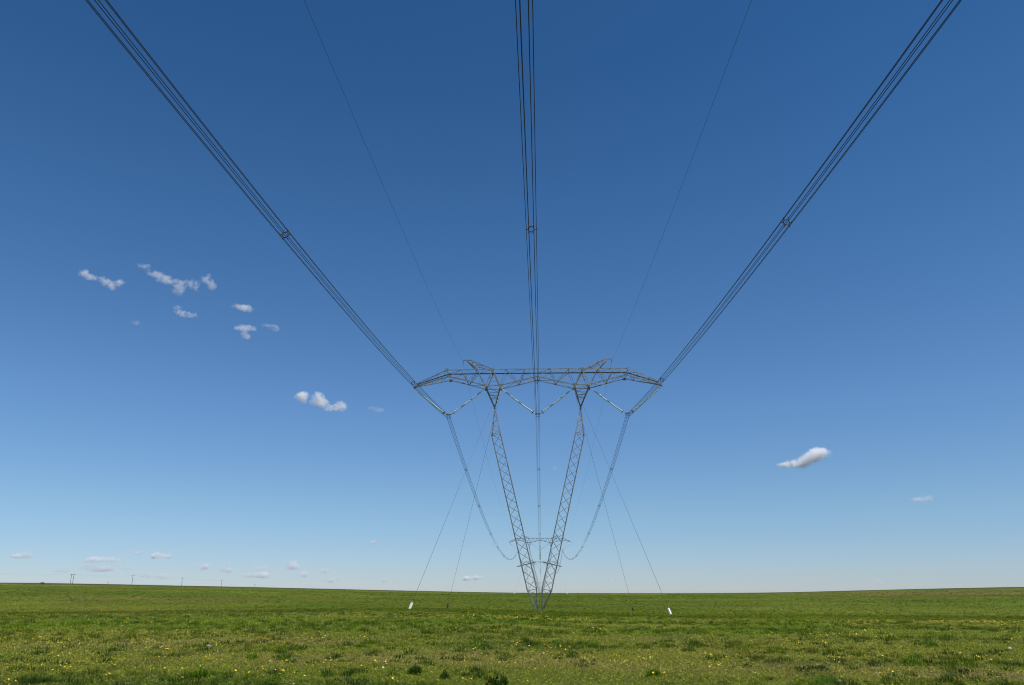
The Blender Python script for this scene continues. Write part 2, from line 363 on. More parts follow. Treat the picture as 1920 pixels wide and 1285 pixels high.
for (cx, cy, ax, ay, n) in ((0.5, 61, 3.2, 3.5, 150), (5.5, 58, 2.6, 2.6, 110), (-3.5, 62, 5, 3, 55), (-10, 64, 7, 3, 45), (12, 60, 5, 3, 30), (36, 63, 4.2, 1.1, 210), (29, 64, 3.5, 1.6, 50), (22, 60, 8, 4, 40), (40, 61, 3, 2, 25)):
    for _ in range(int(n * .7)): P.append((rnd.gauss(cx, ax * .6), rnd.gauss(cy, ay * .6)))
for _ in range(230):
    a = R(rnd.uniform(-40, 40)); d = 13 * math.exp(rnd.random() * 1.9)
    fx, fy = d * math.sin(a), d * math.cos(a)
    if float(fbm(fx / 5, fy / 5, 200, 3)) > .5:
        for _ in range(rnd.choice((1, 1, 2, 4))): P.append((rnd.gauss(fx, .18), rnd.gauss(fy, .18)))
P = np.array(P); pz = height(P[:, 0], P[:, 1])
fb = MB(); fbp = MB(); st_v, st_c = [], []
for (fx, fy), fz in zip(P, pz):
    d = math.hypot(fx, fy); hh = rnd.uniform(.07, .15) * (1 + d / 90); rr = rnd.uniform(.011, .021) * (1 + d / 66)
    nx, ny = rnd.gauss(0, .35), rnd.gauss(-.25, .35); nn = Vector((nx, ny, 1)).normalized(); u = nn.cross(Vector((0, 1, .3))).normalized(); w_ = nn.cross(u)
    cc = Vector((fx, fy, fz + hh)); m_ = 16
    rim = [cc + (u * math.cos(2 * math.pi * q / m_) + w_ * math.sin(2 * math.pi * q / m_)) * rr * (1 if q % 2 else .72) + nn * rr * .25 for q in range(m_)]
    (fb if rnd.random() < .93 else fbp).add([cc] + rim, [(0, 1 + q, 1 + (q + 1) % m_) for q in range(m_)])
    st_v.append([(fx - .004, fy, fz - .01), (fx + .004, fy, fz - .01), tuple(cc)]); st_c.append((.09, .13, .03))
o = fb.build('yellow_wildflowers', FM); tag(o, 'small bright yellow wildflowers dotted in drifts over the meadow', 'wildflowers', kind='stuff')
o = fbp.build('pale_wildflowers', FM2); tag(o, 'pale cream yellow wildflowers dotted among the grass', 'wildflowers', kind='stuff')
o = tri_mesh('flower_stems', np.array(st_v), np.array(st_c), LEAF); tag(o, 'thin green stems under the wildflowers', 'flower stems', kind='stuff')

# distinct clumps, each a thing of its own
def leafy(name, label, cx, cy, rad, hh, n, col, leafw=.03, cat='plant', group=None, grassy=False):
    z = float(height(cx, cy)); o = empty(name, (cx, cy, z)); tag(o, label, cat, group)
    if grassy:
        v, c_ = tussock_tris(cx, cy, rad, hh, n, col, 1.1, .6); v = v - np.array([cx, cy, z])
        tri_mesh('blades', v, c_, LEAF, o)
    else:
        m_ = 7; la = rng.uniform(0, 6.28, m_); lr = rad * rng.uniform(.25, .8, m_); lr[0] = 0
        lh = hh * rng.uniform(.45, .95, m_); lh[0] = hh; ls = rad * rng.uniform(.30, .55, m_)
        w = rng.integers(0, m_, n)
        u = rng.normal(0, 1, (n, 3)); u[:, 2] = np.abs(u[:, 2]); u /= np.linalg.norm(u, axis=1)[:, None]; q = rng.uniform(.15, 1, n) ** .7
        p = u * q[:, None]; p = np.stack([p[:, 0] * ls[w] + lr[w] * np.cos(la[w]), p[:, 1] * ls[w] + lr[w] * np.sin(la[w]), p[:, 2] * lh[w]], -1)
        d1 = u + rng.normal(0, .5, (n, 3)); d1[:, 2] += .8; d1 /= np.linalg.norm(d1, axis=1)[:, None]
        d2 = np.cross(d1, rng.normal(0, 1, (n, 3))); d2 /= np.linalg.norm(d2, axis=1)[:, None]
        L = rng.uniform(.5, 1.9, n)[:, None] * leafw * 2.8; Wd = leafw * rng.uniform(.7, 1.5, n)[:, None]
        v = np.stack([p - d2 * Wd / 2, p + d2 * Wd / 2, p + d1 * L], 1)
        tri_mesh('leaves', v, np.asarray(col)[None] * np.exp(rng.normal(0, .5, n))[:, None], LEAF, o)
        sb = MB()
        for k_ in range(9):
            a_ = rnd.uniform(0, 6.28); sb.tube([(0, 0, -.03), (math.cos(a_) * rad * .35, math.sin(a_) * rad * .35, hh * .5), (math.cos(a_) * rad * .7, math.sin(a_) * rad * .7, hh * .8)], [.008, .005, .002], 4)
        sb.build('stems', M['wood'], o)
    return o
G1 = 'dark leafy clumps in the foreground'
DG = (.075, .15, .022); MG = (.09, .18, .02); OG = (.11, .15, .035)
for nm, lb, cx, cy, rad, hh, n, col, gr in [
    ('leafy_weed', 'large dark green leafy clump standing alone at the lower left of the meadow', -6.4, 17.3, .20, .28, 1500, DG, False),
    ('leafy_weed', 'dark leafy clump with pale flower heads left of the tower foot, near the bottom edge', -2.07, 17.8, .19, .26, 1400, (.04, .09, .016), False),
    ('leafy_weed', 'smaller dark clump just right of the flower-topped clump near the bottom edge', -1.36, 17.05, .16, .22, 1000, (.04, .085, .02), False),
    ('leafy_weed', 'broad dark clump cut by the bottom edge of the picture below the tower', -.30, 15.9, .24, .30, 1700, (.028, .065, .014), False),
    ('leafy_weed', 'low bright green rounded clump at lower right of centre', 3.0, 18.1, .24, .16, 1200, (.07, .14, .015), False),
    ('leafy_weed', 'small pointed dark bush behind the row of tussocks below the tower', .45, 30.6, .28, .34, 700, DG, False),
    ('grass_tuft', 'lone dark grass tuft right of centre in the dry short grass', 5.47, 25.8, .24, .36, 420, (.05, .085, .02), True),
    ('leafy_weed', 'spreading dark plant in the lush strip on the right', 10.1, 21.2, .34, .26, 1200, DG, False),
    ('grass_tuft', 'upright olive grass tuft in the dry patch at lower right', 9.41, 18.0, .22, .30, 420, OG, True),
    ('grass_tuft', 'dark grass tuft close to the right edge of the picture', 12.4, 20.7, .24, .30, 420, (.045, .08, .02), True),
    ('leafy_weed', 'dark bush in the tall grass band at the right beyond the nearer tufts', 14.9, 29.7, .34, .34, 700, DG, False),
    ('leafy_weed', 'small bright green clump at left beside yellow flowers', -6.93, 22.1, .22, .25, 600, MG, False),
    ('leafy_weed', 'dark conical clump with yellow flowers at its foot on the left', -5.86, 21.5, .20, .30, 800, DG, False),
    ('leafy_weed', 'dark clump at the right end of the tussock row below the tower', 2.66, 27.2, .34, .36, 800, DG, False),
    ('leafy_weed', 'dark round clump at the left end of the tussock row below the tower', -.85, 26.2, .32, .34, 800, DG, False),
    ('leafy_weed', 'two-lobed dark clump in the middle of the tussock row below the tower', 1.5, 27.1, .30, .32, 800, DG, False),
    ('grass_tuft', 'tall green grass tuft at the bottom edge right of the tower', 6.2, 16.6, .26, .34, 600, MG, True),
    ('grass_tuft', 'dark grass tuft at the bottom left corner of the picture', -9.3, 16.4, .30, .34, 700, (.05, .095, .018), True)]:
    leafy(nm, lb, cx, cy, rad * .85, hh * .72, int(n * .6), [col[0] * 1.9, col[1] * 1.55, col[2]] if not gr else [q_ * 1.4 for q_ in col], .018 if hh < .4 else .03, 'grass tuft' if gr else 'plant', 'distinct plants in the foreground', gr)

# stones
def stone(label, cx, cy, a, b, h_, colmat):
    z = float(height(cx, cy)); mb = MB(); n, m = 10, 6; vs = []; a *= .85; b *= .85; h_ *= .9
    for j in range(m + 1):
        ph = math.pi * j / m
        for i in range(n):
            t = 2 * math.pi * i / n; q = 1 + .22 * math.sin(2.3 * t + cx) + .15 * rnd.uniform(-1, 1)
            vs.append((a * q * math.cos(t) * math.sin(ph), b * q * math.sin(t) * math.sin(ph), h_ * math.cos(ph) * (1 + .15 * rnd.uniform(-1, 1))))
    mb.add(vs, [(j * n + i, (j + 1) * n + i, (j + 1) * n + (i + 1) % n, j * n + (i + 1) % n) for j in range(m) for i in range(n)])
    o = mb.build('stone', colmat); o.location = (cx, cy, z + h_ * .12); o.rotation_euler = (0, 0, rnd.uniform(-.4, .4)); tag(o, label, 'stone', 'stones lying in the grass')
SG = mat('grey_stone', (.20, .185, .165), .85, 0, (.28, .265, .24), 8., .4); SP = mat('pale_stone', (.34, .30, .25), .85, 0, (.46, .42, .36), 8., .4); SB = mat('brown_stone', (.16, .12, .09), .85, 0, (.25, .20, .16), 8., .4)
for lb, cx, cy, a, b, h_, mm in [('flat grey stone lying in short grass at the left', -9.81, 26.9, .14, .12, .06, SG), ('pale stone among tall grass near the right edge', 16.73, 28.0, .13, .10, .07, SP),
    ('small pale stone with dark underside in the dry patch at lower right', 9.25, 18.65, .055, .04, .03, SP), ('white stone beside yellow flowers left of centre', -7.0, 27.8, .05, .05, .04, SP),
    ('flat pale stone right of centre in the lower meadow', 6.5, 20.4, .07, .05, .03, SP), ('flat brown stone left of centre in the lower meadow', -5.13, 20.4, .09, .06, .035, SB),
    ('pale stone near the bottom edge on the right', 6.6, 17.0, .07, .05, .035, SP), ('tiny white stone in the dry patch on the right', 8.11, 18.7, .04, .035, .03, SP), ('dark brown stone beside a flat pale stone on the right', 7.1, 20.3, .06, .05, .035, SB)]:
    stone(lb, cx, cy, a, b, h_, mm)

# ------------------------------------------------------------------ guyed V tower
def make_tower(along, base_z, dz, label, detail=2, thick=1.0):
    """dz: how much shorter the masts are; lateral x, along y, up z in the tower's own frame"""
    root = empty('transmission_tower', LP(0, along, base_z), -PSI); tag(root, label, 'pylon', 'guyed transmission towers of the line')
    D2 = 1.4
    def zz(z): return z - dz
    wc, wb, ws = .17 * thick, .075 * thick, .055 * thick
    def ch(mb, p, q, w=wc, out=None):
        if detail == 2: mb.angle(p, q, w, out=out)
        else: mb.bar(p, q, w)
    def br(mb, p, q, w=wb): (mb.angle if detail == 2 else mb.bar)(p, q, w, **({'t': .009} if detail == 2 else {}))
    # ---- beam
    top = [(0, 41.25), (2.3, 41.25), (5.65, 41.25), (8.0, 41.25), (10.7, 41.25), (13.6, 41.22), (16.2, 41.2)]
    bot = [(0, 39.85), (3.3, 39.05), (6.6, 38.25), (9.26, 38.25), (12.4, 39.1), (15.8, 40.0)]
    armt = [(16.2, 41.2), (18.0, 40.5), (19.9, 39.75), (21.7, 39.05)]
    armb = [(15.8, 40.0), (17.3, 39.63), (18.9, 39.22), (20.6, 38.8), (22.2, 38.4)]
    def yw(x): return D2 if x <= 16.3 else D2 + (.18 - D2) * (x - 16.2) / 6.0
    beam = MB()
    for sx in (-1, 1):
        f = lambda pt, sy, sx=sx: (sx * pt[0], sy * yw(pt[0]), zz(pt[1]))
        for sy in (-1, 1):
            for L in (top, armt):
                for a, b in zip(L, L[1:]): ch(beam, f(a, sy), f(b, sy), out=(0, sy, 1))
            for L in (bot, armb):
                for a, b in zip(L, L[1:]): ch(beam, f(a, sy), f(b, sy), out=(0, sy, -1))
            for a, b in ((bot[0], top[1]), (top[1], bot[1]), (bot[1], top[2]), (top[2], bot[2]), (bot[3], top[4]), (top[4], bot[4]), (bot[4], top[5]), (top[5], bot[5]), (bot[5], top[6])):
                br(beam, f(a, sy), f(b, sy), .09 * thick)
            if sx > 0: br(beam, f(bot[0], sy), f(top[0], sy))
            for a, b in ((armt[0], armb[1]), (armb[1], armt[1]), (armt[1], armb[2]), (armb[2], armt[2]), (armt[2], armb[3]), (armb[3], armt[3]), (armt[3], armb[4])):
                br(beam, f(a, sy), f(b, sy), ws)
            # diamond over the mast
            for j in (2, 3): ch(beam, f(top[3], sy), f(bot[j], sy), .17 * thick)
            br(beam, (sx * 7.3, sy * D2, zz(39.75)), (sx * 8.63, sy * D2, zz(39.75)), ws)
        # lacing between the faces
        def lace(L):
            s_ = 1
            for a, b in zip(L, L[1:]):
                br(beam, f(a, s_), f(b, -s_), ws); br(beam, f(b, 1), f(b, -1), ws); s_ = -s_
        lace(top); lace(bot); lace(armt[:3]); lace(armb[:4])
        for a, b in ((bot[1], top[2]), (bot[4], top[5]), (bot[4], top[4]), (bot[1], top[1])): br(beam, f(a, 1), f(b, -1), ws)
        for j, (bx, bz) in enumerate(((9.9, 39.5), (11.5, 40.2), (13.0, 40.1))):
            br(beam, (sx * (bx - .5), -D2, zz(bz)), (sx * (bx + .7), D2, zz(bz)), ws)
        # gusset plates
        for pt in (top[3], bot[2], bot[3], bot[5], top[6]):
            for sy in (-1, 1):
                c = Vector(f(pt, sy)); beam.bar(c + Vector((0, sy * .085, -.26)), c + Vector((0, sy * .085, .26)), .5 * thick, .025, up=(0, 1, 0))
        c = Vector(f(armb[4], 0)); beam.bar(c + Vector((-sx * .35, 0, .12)), c + Vector((sx * .15, 0, -.12)), .3, .3)
        br(beam, f(bot[0], 1), f(bot[0], -1), wb)
    for sx_ in (-.45, .45):
        br(beam, (sx_, -D2, zz(39.72)), (sx_, D2, zz(39.72)), wb)
    bo = beam.build('cross_beam', M['steel'], root)
    # ---- earth wire peaks
    for sx in (-1, 1):
        pk = MB(); tip = (sx * 12.8, 0, zz(43.35))
        bs = [(sx * 8.0, -D2), (sx * 8.0, D2), (sx * 10.7, D2), (sx * 10.7, -D2)]
        P0 = [Vector((a, b, zz(41.3))) for a, b in bs]; T = [Vector(tip) + Vector((dx, dy, dzz)) for dx, dy, dzz in ((-sx * .5, -.12, .12), (-sx * .5, .12, .12), (-sx * .1, .12, -.1), (-sx * .1, -.12, -.1))]
        for p, t in zip(P0, T): ch(pk, p, t, .12 * thick)
        for k in (0.33, .62, .85):
            ring = [p.lerp(t, k) for p, t in zip(P0, T)]
            for i in range(4): br(pk, ring[i], ring[(i + 1) % 4], ws)
        for i in range(4):
            j = (i + 1) % 4; ks = (0, .33, .62, .85)
            for q, (k0, k1) in enumerate(zip(ks, ks[1:])):
                a, b = (i, j) if q % 2 else (j, i)
                br(pk, P0[a].lerp(T[a], k0), P0[b].lerp(T[b], k1), ws)
        pk.bar(Vector(tip) + Vector((-sx * .6, 0, .05)), Vector(tip) + Vector((sx * .72, 0, .02)), .13 * thick, .12)
        po = pk.build('earth_wire_peak', M['steel'], root)
    # ---- masts
    for sx in (-1, 1):
        mast = MB()
        foot = Vector((sx * .33, 0, .12)); a0 = Vector((sx * 1.2, 0, 3.6)); a1 = Vector((sx * 7.36, 0, zz(29.75))); head = Vector((sx * 7.65, 0, zz(34.55)))
        ax = (a1 - a0).normalized(); u = Vector((ax.z, 0, -ax.x)); v = Vector((0, 1, 0)); hw = .78
        cs = [u * hw * i + v * hw * j for i, j in ((-1, -1), (1, -1), (1, 1), (-1, 1))]
        for c in cs:
            ch(mast, foot + c * .06, a0 + c); ch(mast, a0 + c, a1 + c); ch(mast, a1 + c, head + c * .08)
        n = 17 if detail == 2 else 12
        for i in range(4):
            c, d = cs[i], cs[(i + 1) % 4]
            for k in range(n):
                p0, p1 = a0.lerp(a1, k / n), a0.lerp(a1, (k + 1) / n)
                br(mast, p1 + c, p0 + d, wb * 1.15 if i == 0 else ws * 1.15)
            for p in (a0, a1): br(mast, p + c, p + d, .1 * thick)
            for k in (.25, .5, .75):
                q0, q1 = foot.lerp(a0, k), foot.lerp(a0, k + .25)
                br(mast, q0 + c * (.06 + .94 * k), q1 + d * (.06 + .94 * (k + .25)), ws); br(mast, q0 + c * (.06 + .94 * k), q0 + d * (.06 + .94 * k), ws)
            ks = (0, .2, .4, .58, .75, .9)
            for q, (k0, k1) in enumerate(zip(ks, ks[1:])):
                e_, g_ = (c, d) if q % 2 else (d, c)
                br(mast, a1.lerp(head, k0) + e_ * (1 - .92 * k0), a1.lerp(head, k1) + g_ * (1 - .92 * k1), ws)
        mo = mast.build('mast', M['steel'], root)
        # mast head: inverted pyramid from the pin up to the four beam joints
        hd = MB(); J = [Vector((sx * 6.6, -D2, zz(38.25))), Vector((sx * 9.26, -D2, zz(38.25))), Vector((sx * 9.26, D2, zz(38.25))), Vector((sx * 6.6, D2, zz(38.25)))]
        for j in J: ch(hd, head, j, .16 * thick)
        for i in range(4):
            for k in (.42, .55, .68): br(hd, head.lerp(J[i], k), head.lerp(J[(i + 1) % 4], k), ws)
            br(hd, head.lerp(J[i], .42), head.lerp(J[(i + 1) % 4], .68), ws); br(hd, head.lerp(J[i], .68), J[(i + 1) % 4], ws * 1.2)
        hd.bar(head + Vector((0, 0, -.25)), head + Vector((0, 0, .45)), .3, .3)
        hd.build('mast_head', M['steel'], root)
        if detail == 2:
            g = MB(); c0 = a0.lerp(a1, .155)
            for i, j in ((-1, -1), (1, -1)):
                pass
            ex = 1.55
            q = [c0 + u * ex * i + v * ex * .62 * j for i, j in ((-1, -1), (1, -1), (1, 1), (-1, 1))]
            for i in range(4): g.bar(q[i], q[(i + 1) % 4], .09)
            for dd in (-.75, -.25, .25, .75): g.bar(c0 + u * ex * dd - v * ex * .62, c0 + u * ex * dd + v * ex * .62, .04)
            g.build('anti_climb_guard', M['brace'], mo)
            ft = MB(); ft.bar((sx * .33, 0, -.5), (sx * .33, 0, .06), .34, .5); ft.tube([(sx * .33, -.2, .12), (sx * .33, .2, .12)], .06, 8)
            ft.build('foot_pin', M['concrete'], mo)
            if sx < 0:
                pl = MB(); b0 = foot.lerp(a0, .32); b1 = foot.lerp(a0, .62)
                pl.bar(b0 + cs[1] * .36 + Vector((.06, -.02, 0)), b1 + cs[1] * .66 + Vector((.06, -.02, 0)), .13, .03, up=(0, 1, 0)); pl.build('marker_plate', M['plate'], mo)
    return root
ZT = {}
make_tower(0, BASE1, 0, 'nearest tall lattice tower on two leaning masts that meet at the ground', 2)
T2, T3, T4 = 438, 800, 1480
make_tower(T2, EYE + 32.8 - 38.4 + 2.9, 2.9, 'second lattice tower seen small between the masts of the nearest tower', 1)
make_tower(T3, EYE + 32.2 - 41.25 + 2.9, 2.9, 'third lattice tower, tiny and low behind the second tower', 1)
make_tower(T4, EYE + 15.6 - 41.25 + 2.9, 2.9, 'farthest lattice tower barely showing above the horizon', 1)

# ------------------------------------------------------------------ V shaped insulator sets
def make_vset(lat, along, zb, dz, label, p_left, p_right, detail=True):
    """hang points and yoke in the tower frame relative to its base zb"""
    root = empty('insulator_set', LP(lat, along, zb + 33.25 - dz), -PSI); tag(root, label, 'insulator', 'V shaped insulator sets')
    for (hx, hz), sx in ((p_left, -1), (p_right, 1)):
        a = Vector((hx - lat, 0, hz - 33.25)); b = Vector((sx * .42, 0, .12)); L = (b - a).length
        def pt(t, a=a, b=b): return a.lerp(b, t) + Vector((0, 0, -.13 * 4 * t * (1 - t)))
        s = MB(); n = 44 if detail else 6; t0, t1 = .13, .95
        if detail:
            pts, rad = [], []
            for k in range(n):
                for dt, rr in ((.0, .06), (.2, .15), (.66, .165), (.72, .06)):
                    t = t0 + (t1 - t0) * (k + dt) / n; pts.append(pt(t)); rad.append(rr)
            s.tube(pts, rad, 10)
        else: s.tube([pt(t0 + (t1 - t0) * k / n) for k in range(n + 1)], .11, 6)
        so = s.build('insulator_string', M['glass'], root, True)
        l = MB(); l.tube([pt(0), pt(t0 * .5), pt(t0)], .03, 6); l.build('hanger_link', M['fitting'], root)
        l = MB(); l.tube([pt(t1), pt(1)], .03, 6); l.build('yoke_link', M['fitting'], root)
        if detail:
            g = MB(); d = (pt(.95) - pt(.90)).normalized()
            for off in (-.22, .22): g.torus(pt(.93) + Vector((0, off, 0)), d, .30, .045, 16, 6)
            g.bar(pt(.93) + Vector((0, -.45, 0)), pt(.93) + Vector((0, .45, 0)), .05)
            g.build('corona_ring', M['fitting'], root, True)
    y = MB(); y.bar((-.5, 0, .1), (.5, 0, .1), .06, .22, up=(0, 0, 1))
    for k in range(6):
        t = math.pi / 3 * k; q = Vector((.32 * math.cos(t), 0, -.35 + .32 * math.sin(t)))
        if detail: y.bar((q.x * .9, 0, .1), q, .035); y.bar(q + Vector((0, -.16, -.01)), q + Vector((0, .16, -.01)), .07, .08)
    if detail: y.bar((-.32, 0, -.35), (.32, 0, -.35), .05)
    y.build('yoke_plate', M['fitting'], root)
    return root
WORD = {0: ('nearest', BASE1, 0, 0), 1: ('second', EYE + 32.8 - 38.4 + 2.9, T2, 2.9), 2: ('third', EYE + 32.2 - 41.25 + 2.9, T3, 2.9), 3: ('farthest', EYE + 15.6 - 41.25 + 2.9, T4, 2.9)}
for k in (0, 1, 2):
    wd, zb, al, dz = WORD[k]
    for lat, side, pl, prr in ((-15.87, 'left', (-22.2, 38.25), (-9.4, 38.1)), (0, 'middle', (-6.5, 38.1), (6.5, 38.1)), (15.87, 'right', (9.4, 38.1), (22.2, 38.25))):
        make_vset(lat, al, zb, dz, f'pale glass V shaped insulator pair under the {side} part of the {wd} tower beam', pl, prr, k == 0)

# ------------------------------------------------------------------ conductors
def quad(a0, z0, a1, z1, c):
    L = a1 - a0; s0 = (z1 - z0) / L - .5 * c * L
    return lambda a: z0 + s0 * (a - a0) + .5 * c * (a - a0) ** 2
def bundle(lat, a0, a1, zf, spacers, label, group, rw=.0185, step=5, yaw=0.0):
    o0 = LP(lat, 0, 0) + (DV * a0 + EV * a0 * yaw); o0.z = zf(a0)
    root = empty('conductor_bundle', o0, -PSI - math.atan(yaw)); tag(root, label, 'power line', group)
    z0 = zf(a0); n = max(8, int((a1 - a0) / step))
    for k in range(6):
        t = math.pi / 3 * k; dx, dzz = .32 * math.cos(t), .32 * math.sin(t)
        mb = MB(); mb.tube([(dx, (a1 - a0) * i / n, zf(a0 + (a1 - a0) * i / n) - z0 + dzz) for i in range(n + 1)], rw, 6)
        mb.build('conductor_wire', M['wire'], root, True)
    for s in spacers:
        zs = zf(s) - z0; sl = (zf(s + 1) - zf(s - 1)) / 2
        m = MB(); c = Vector((0, s - a0, zs)); m.torus(c, (0, 1, sl), .185, .036, 24, 6)
        for k in range(6):
            t = math.pi / 3 * k; d = Vector((math.cos(t), 0, math.sin(t)))
            m.bar(c + d * .18, c + d * .30, .035, .045)
            m.bar(c + d * .32 + Vector((0, -.07, -.07 * sl)), c + d * .32 + Vector((0, .07, .07 * sl)), .058, .058)
        m.build('spacer', M['spacer'], root, True)
    return root
SP1 = [34.6, 73.5, 123.5, 166, 217, 256, 301, 345, 385, 418]
for lat, side, s0, yw_ in ((-15.87, 'left', .1151, 0.0), (0, 'middle', .1138, .0012), (15.87, 'right', .1115, -.0006)):
    zt = EYE + 29.35
    zf = lambda a, s0=s0, zt=zt: zt + s0 * a + .00034 * a * a
    bundle(lat, -326, 0, zf, [-260, -205, -150, -90.5, -39.2], f'{side} bundle of six thick dark wires sweeping from overhead down to the nearest tower', 'near span conductor bundles', yaw=yw_)
    zb2 = EYE + 29.35 + (WORD[1][1] - WORD[1][3] - BASE1)
    bundle(lat, 0, T2, quad(0, zt, T2, zb2, .00058), SP1, f'{side} bundle of fine wires sagging from the nearest tower to the second tower', 'conductor bundles beyond the nearest tower', .017, 9)
    zb3 = EYE + 29.35 + (WORD[2][1] - WORD[2][3] - BASE1)
    bundle(lat, T2, T3, quad(T2, zb2, T3, zb3, .00058), [T2 + q for q in (30, 80, 130, 180, 230, 280, 330)], f'{side} faint wire bundle sagging between the second and third towers', 'conductor bundles beyond the second tower', .018, 18)
    zb4 = EYE + 29.35 + (WORD[3][1] - WORD[3][3] - BASE1)
    bundle(lat, T3, T4, quad(T3, zb3, T4, zb4, .0004), [], f'{side} faintest wire bundle beyond the third tower', 'conductor bundles beyond the third tower', .018, 30)
for sx, side, s0 in ((-1, 'left', .0838), (1, 'right', .0765)):
    zt = EYE + 39.2
    def ew(a0, a1, zf, label, group, r=.011, step=6):
        root = MB(); n = int((a1 - a0) / step); z0 = zf(a0)
        root.tube([(0, (a1 - a0) * i / n, zf(a0 + (a1 - a0) * i / n) - z0) for i in range(n + 1)], r, 6)
        o = root.build('earth_wire', M['wire'], None, True); o.location = LP(sx * 13.42, a0, z0); o.rotation_euler = (0, 0, -PSI); tag(o, label, 'power line', group)
    ew(-326, 0, lambda a: zt + s0 * a + .00025 * a * a, f'{side} single thin earth wire rising from overhead to the nearest tower peak', 'near span earth wires')
    z2 = zt + (WORD[1][1] - WORD[1][3] - BASE1); z3 = zt + (WORD[2][1] - WORD[2][3] - BASE1)
    ew(0, T2, quad(0, zt, T2, z2, .00048), f'{side} hair thin earth wire sagging from the nearest tower to the second', 'far span earth wires', .011, 12)
    ew(T2, T3, quad(T2, z2, T3, z3, .00048), f'{side} hair thin earth wire between the second and third towers', 'farther span earth wires', .011, 20)
    for k in (0, 1):
        wd, zb, al, dz = WORD[k]
        cl = MB(); cl.bar((0, 0, .62), (0, 0, .05), .04); cl.bar((0, -.18, 0), (0, .18, 0), .07); cl.tube([(0, 0, .5), (0, 0, .2)], .06, 8)
        o = cl.build('earth_wire_clamp', M['fitting']); o.location = LP(sx * 13.42, al, EYE + 39.2 + (zb - dz - BASE1)); o.rotation_euler = (0, 0, -PSI)
        tag(o, f'small dark clamp hanging under the {side} peak of the {wd} tower', 'clamp', 'earth wire clamps')

# ------------------------------------------------------------------ guy wires and their anchors
def guys(along, zb, dz, word, anchors, r=.020, big=1.0):
    for (lx, ly, side, row, white) in anchors:
        sx = -1 if lx < 0 else 1; sy = -1 if ly < 0 else 1
        top = LP(sx * 6.6, along + sy * 1.4, zb + 38.2 - dz)
        g = LP(lx, along + ly, 0); g.z = float(height(g.x, g.y))
        d = (top - g).normalized(); Lb = (1.02 if white else .85) * big
        p0 = g - d * .25; p1 = g + d * Lb
        mb = MB(); mb.tube([Vector((0, 0, 0)), top - p1], r, 6)
        o = mb.build('guy_wire', M['guy'], None, True); o.location = p1; tag(o, f'thin guy wire from the {word} tower down to its {side} {row} anchor', 'guy wire', f'guy wires of the {word} tower')
        b = MB(); q = d.to_track_quat('Z', 'Y'); w_ = .125 * big; t_ = .11 * big
        pr_ = [(-w_, -t_), (w_, -t_), (w_, t_), (-w_, t_)]; L_ = (p1 - p0).length
        vs = [Vector((x_ * s_, y_ * s_, z_)) for z_, s_ in ((0, 1), (L_ * .88, 1), (L_ * .97, .72), (L_, .35)) for x_, y_ in pr_]
        fs = [(k * 4 + i, k * 4 + (i + 1) % 4, k * 4 + 4 + (i + 1) % 4, k * 4 + 4 + i) for k in range(3) for i in range(4)] + [(3, 2, 1, 0), (12, 13, 14, 15)]
        b.add([q @ v_ for v_ in vs], fs)
        o = empty('guy_anchor', p0); b.build('anchor_block', M['concrete'] if white else M['shaded_anchor'], o)
        c = MB(); c.tube([d * (L_ - .02), d * (L_ + .28)], .035, 8); c.torus(d * (L_ + .10), d.cross(Vector((0, 0, 1))), .09, .02, 12, 5); c.build('turnbuckle', M['fitting'], o)
        tag(o, ('white ' if white else 'dark shade-painted ') + f'slanting anchor block holding the {side} {row} guy of the {word} tower', 'anchor', f'guy anchors of the {word} tower')
guys(0, BASE1, 0, 'nearest', [(-17.9, -22.6, 'left', 'front', True), (17.9, -22.6, 'right', 'front', True), (-17.9, 22.6, 'left', 'back', False), (17.9, 22.6, 'right', 'back', False)])
guys(T2, WORD[1][1], 2.9, 'second', [(-17.9, -22.6, 'left', 'front', True), (17.9, -22.6, 'right', 'front', True)], .016, 1.35)

# ------------------------------------------------------------------ distant wooden power poles along the ridge
def dirpt(px, py, dist):
    """a point at a ground distance along a compass direction"""
    u = px - 960; v = 642.5 - py; th = R(17.7)
    f = 1456 * math.cos(th) - v * math.sin(th); z = 1456 * math.sin(th) + v * math.cos(th); k = dist / math.hypot(u, f)
    return Vector((u * k, f * k, EYE + z * k))
prev = None; tops = []
for (px, py, dist, lb, arm) in [(134.5, 1077, 930, 'left pole of the close pair of wooden power poles on the left ridge', 1.3), (138.9, 1077, 934, 'right pole of the close pair of wooden power poles on the left ridge', 1.5),
        (249.5, 1079.5, 1000, 'single wooden T pole right of the pole pair on the ridge', 1.5), (342, 1084, 1120, 'wooden T pole between the single pole and the most distant tall pole', 1.5),
        (416, 1088.5, 1250, 'rightmost clearly visible wooden pole on the left ridge', 1.2), (478, 1096, 1420, 'tiny pole top just above the ridge, rightmost of the row', 1.0), (203, 1091, 1000, 'tiny stump of a post on the ridge left of the single T pole', .5)]:
    t = dirpt(px, py, dist); gz = float(height(t.x, t.y)); H = t.z - gz
    o = empty('power_pole', (t.x, t.y, gz), -math.atan2(t.x, t.y)); tag(o, lb, 'power pole', 'wooden power poles on the ridge')
    s = MB(); s.tube([(0, 0, -.5), (0, 0, H)], [.24, .17], 8); s.build('pole', M['wood'], o)
    a = MB(); a.bar((-arm, 0, H - .2), (arm, 0, H - .2), .16, .2)
    for q in (-.9, 0, .9): a.tube([(arm * q, 0, H - .1), (arm * q, 0, H + .3)], .09, 6)
    a.build('crossarm', M['wood'], o)
    if arm > .9: tops.append(Vector((t.x, t.y, t.z)))
tops = sorted(tops, key=lambda v: math.atan2(v.x, v.y)); tops.insert(0, dirpt(-160, 1068, 880))
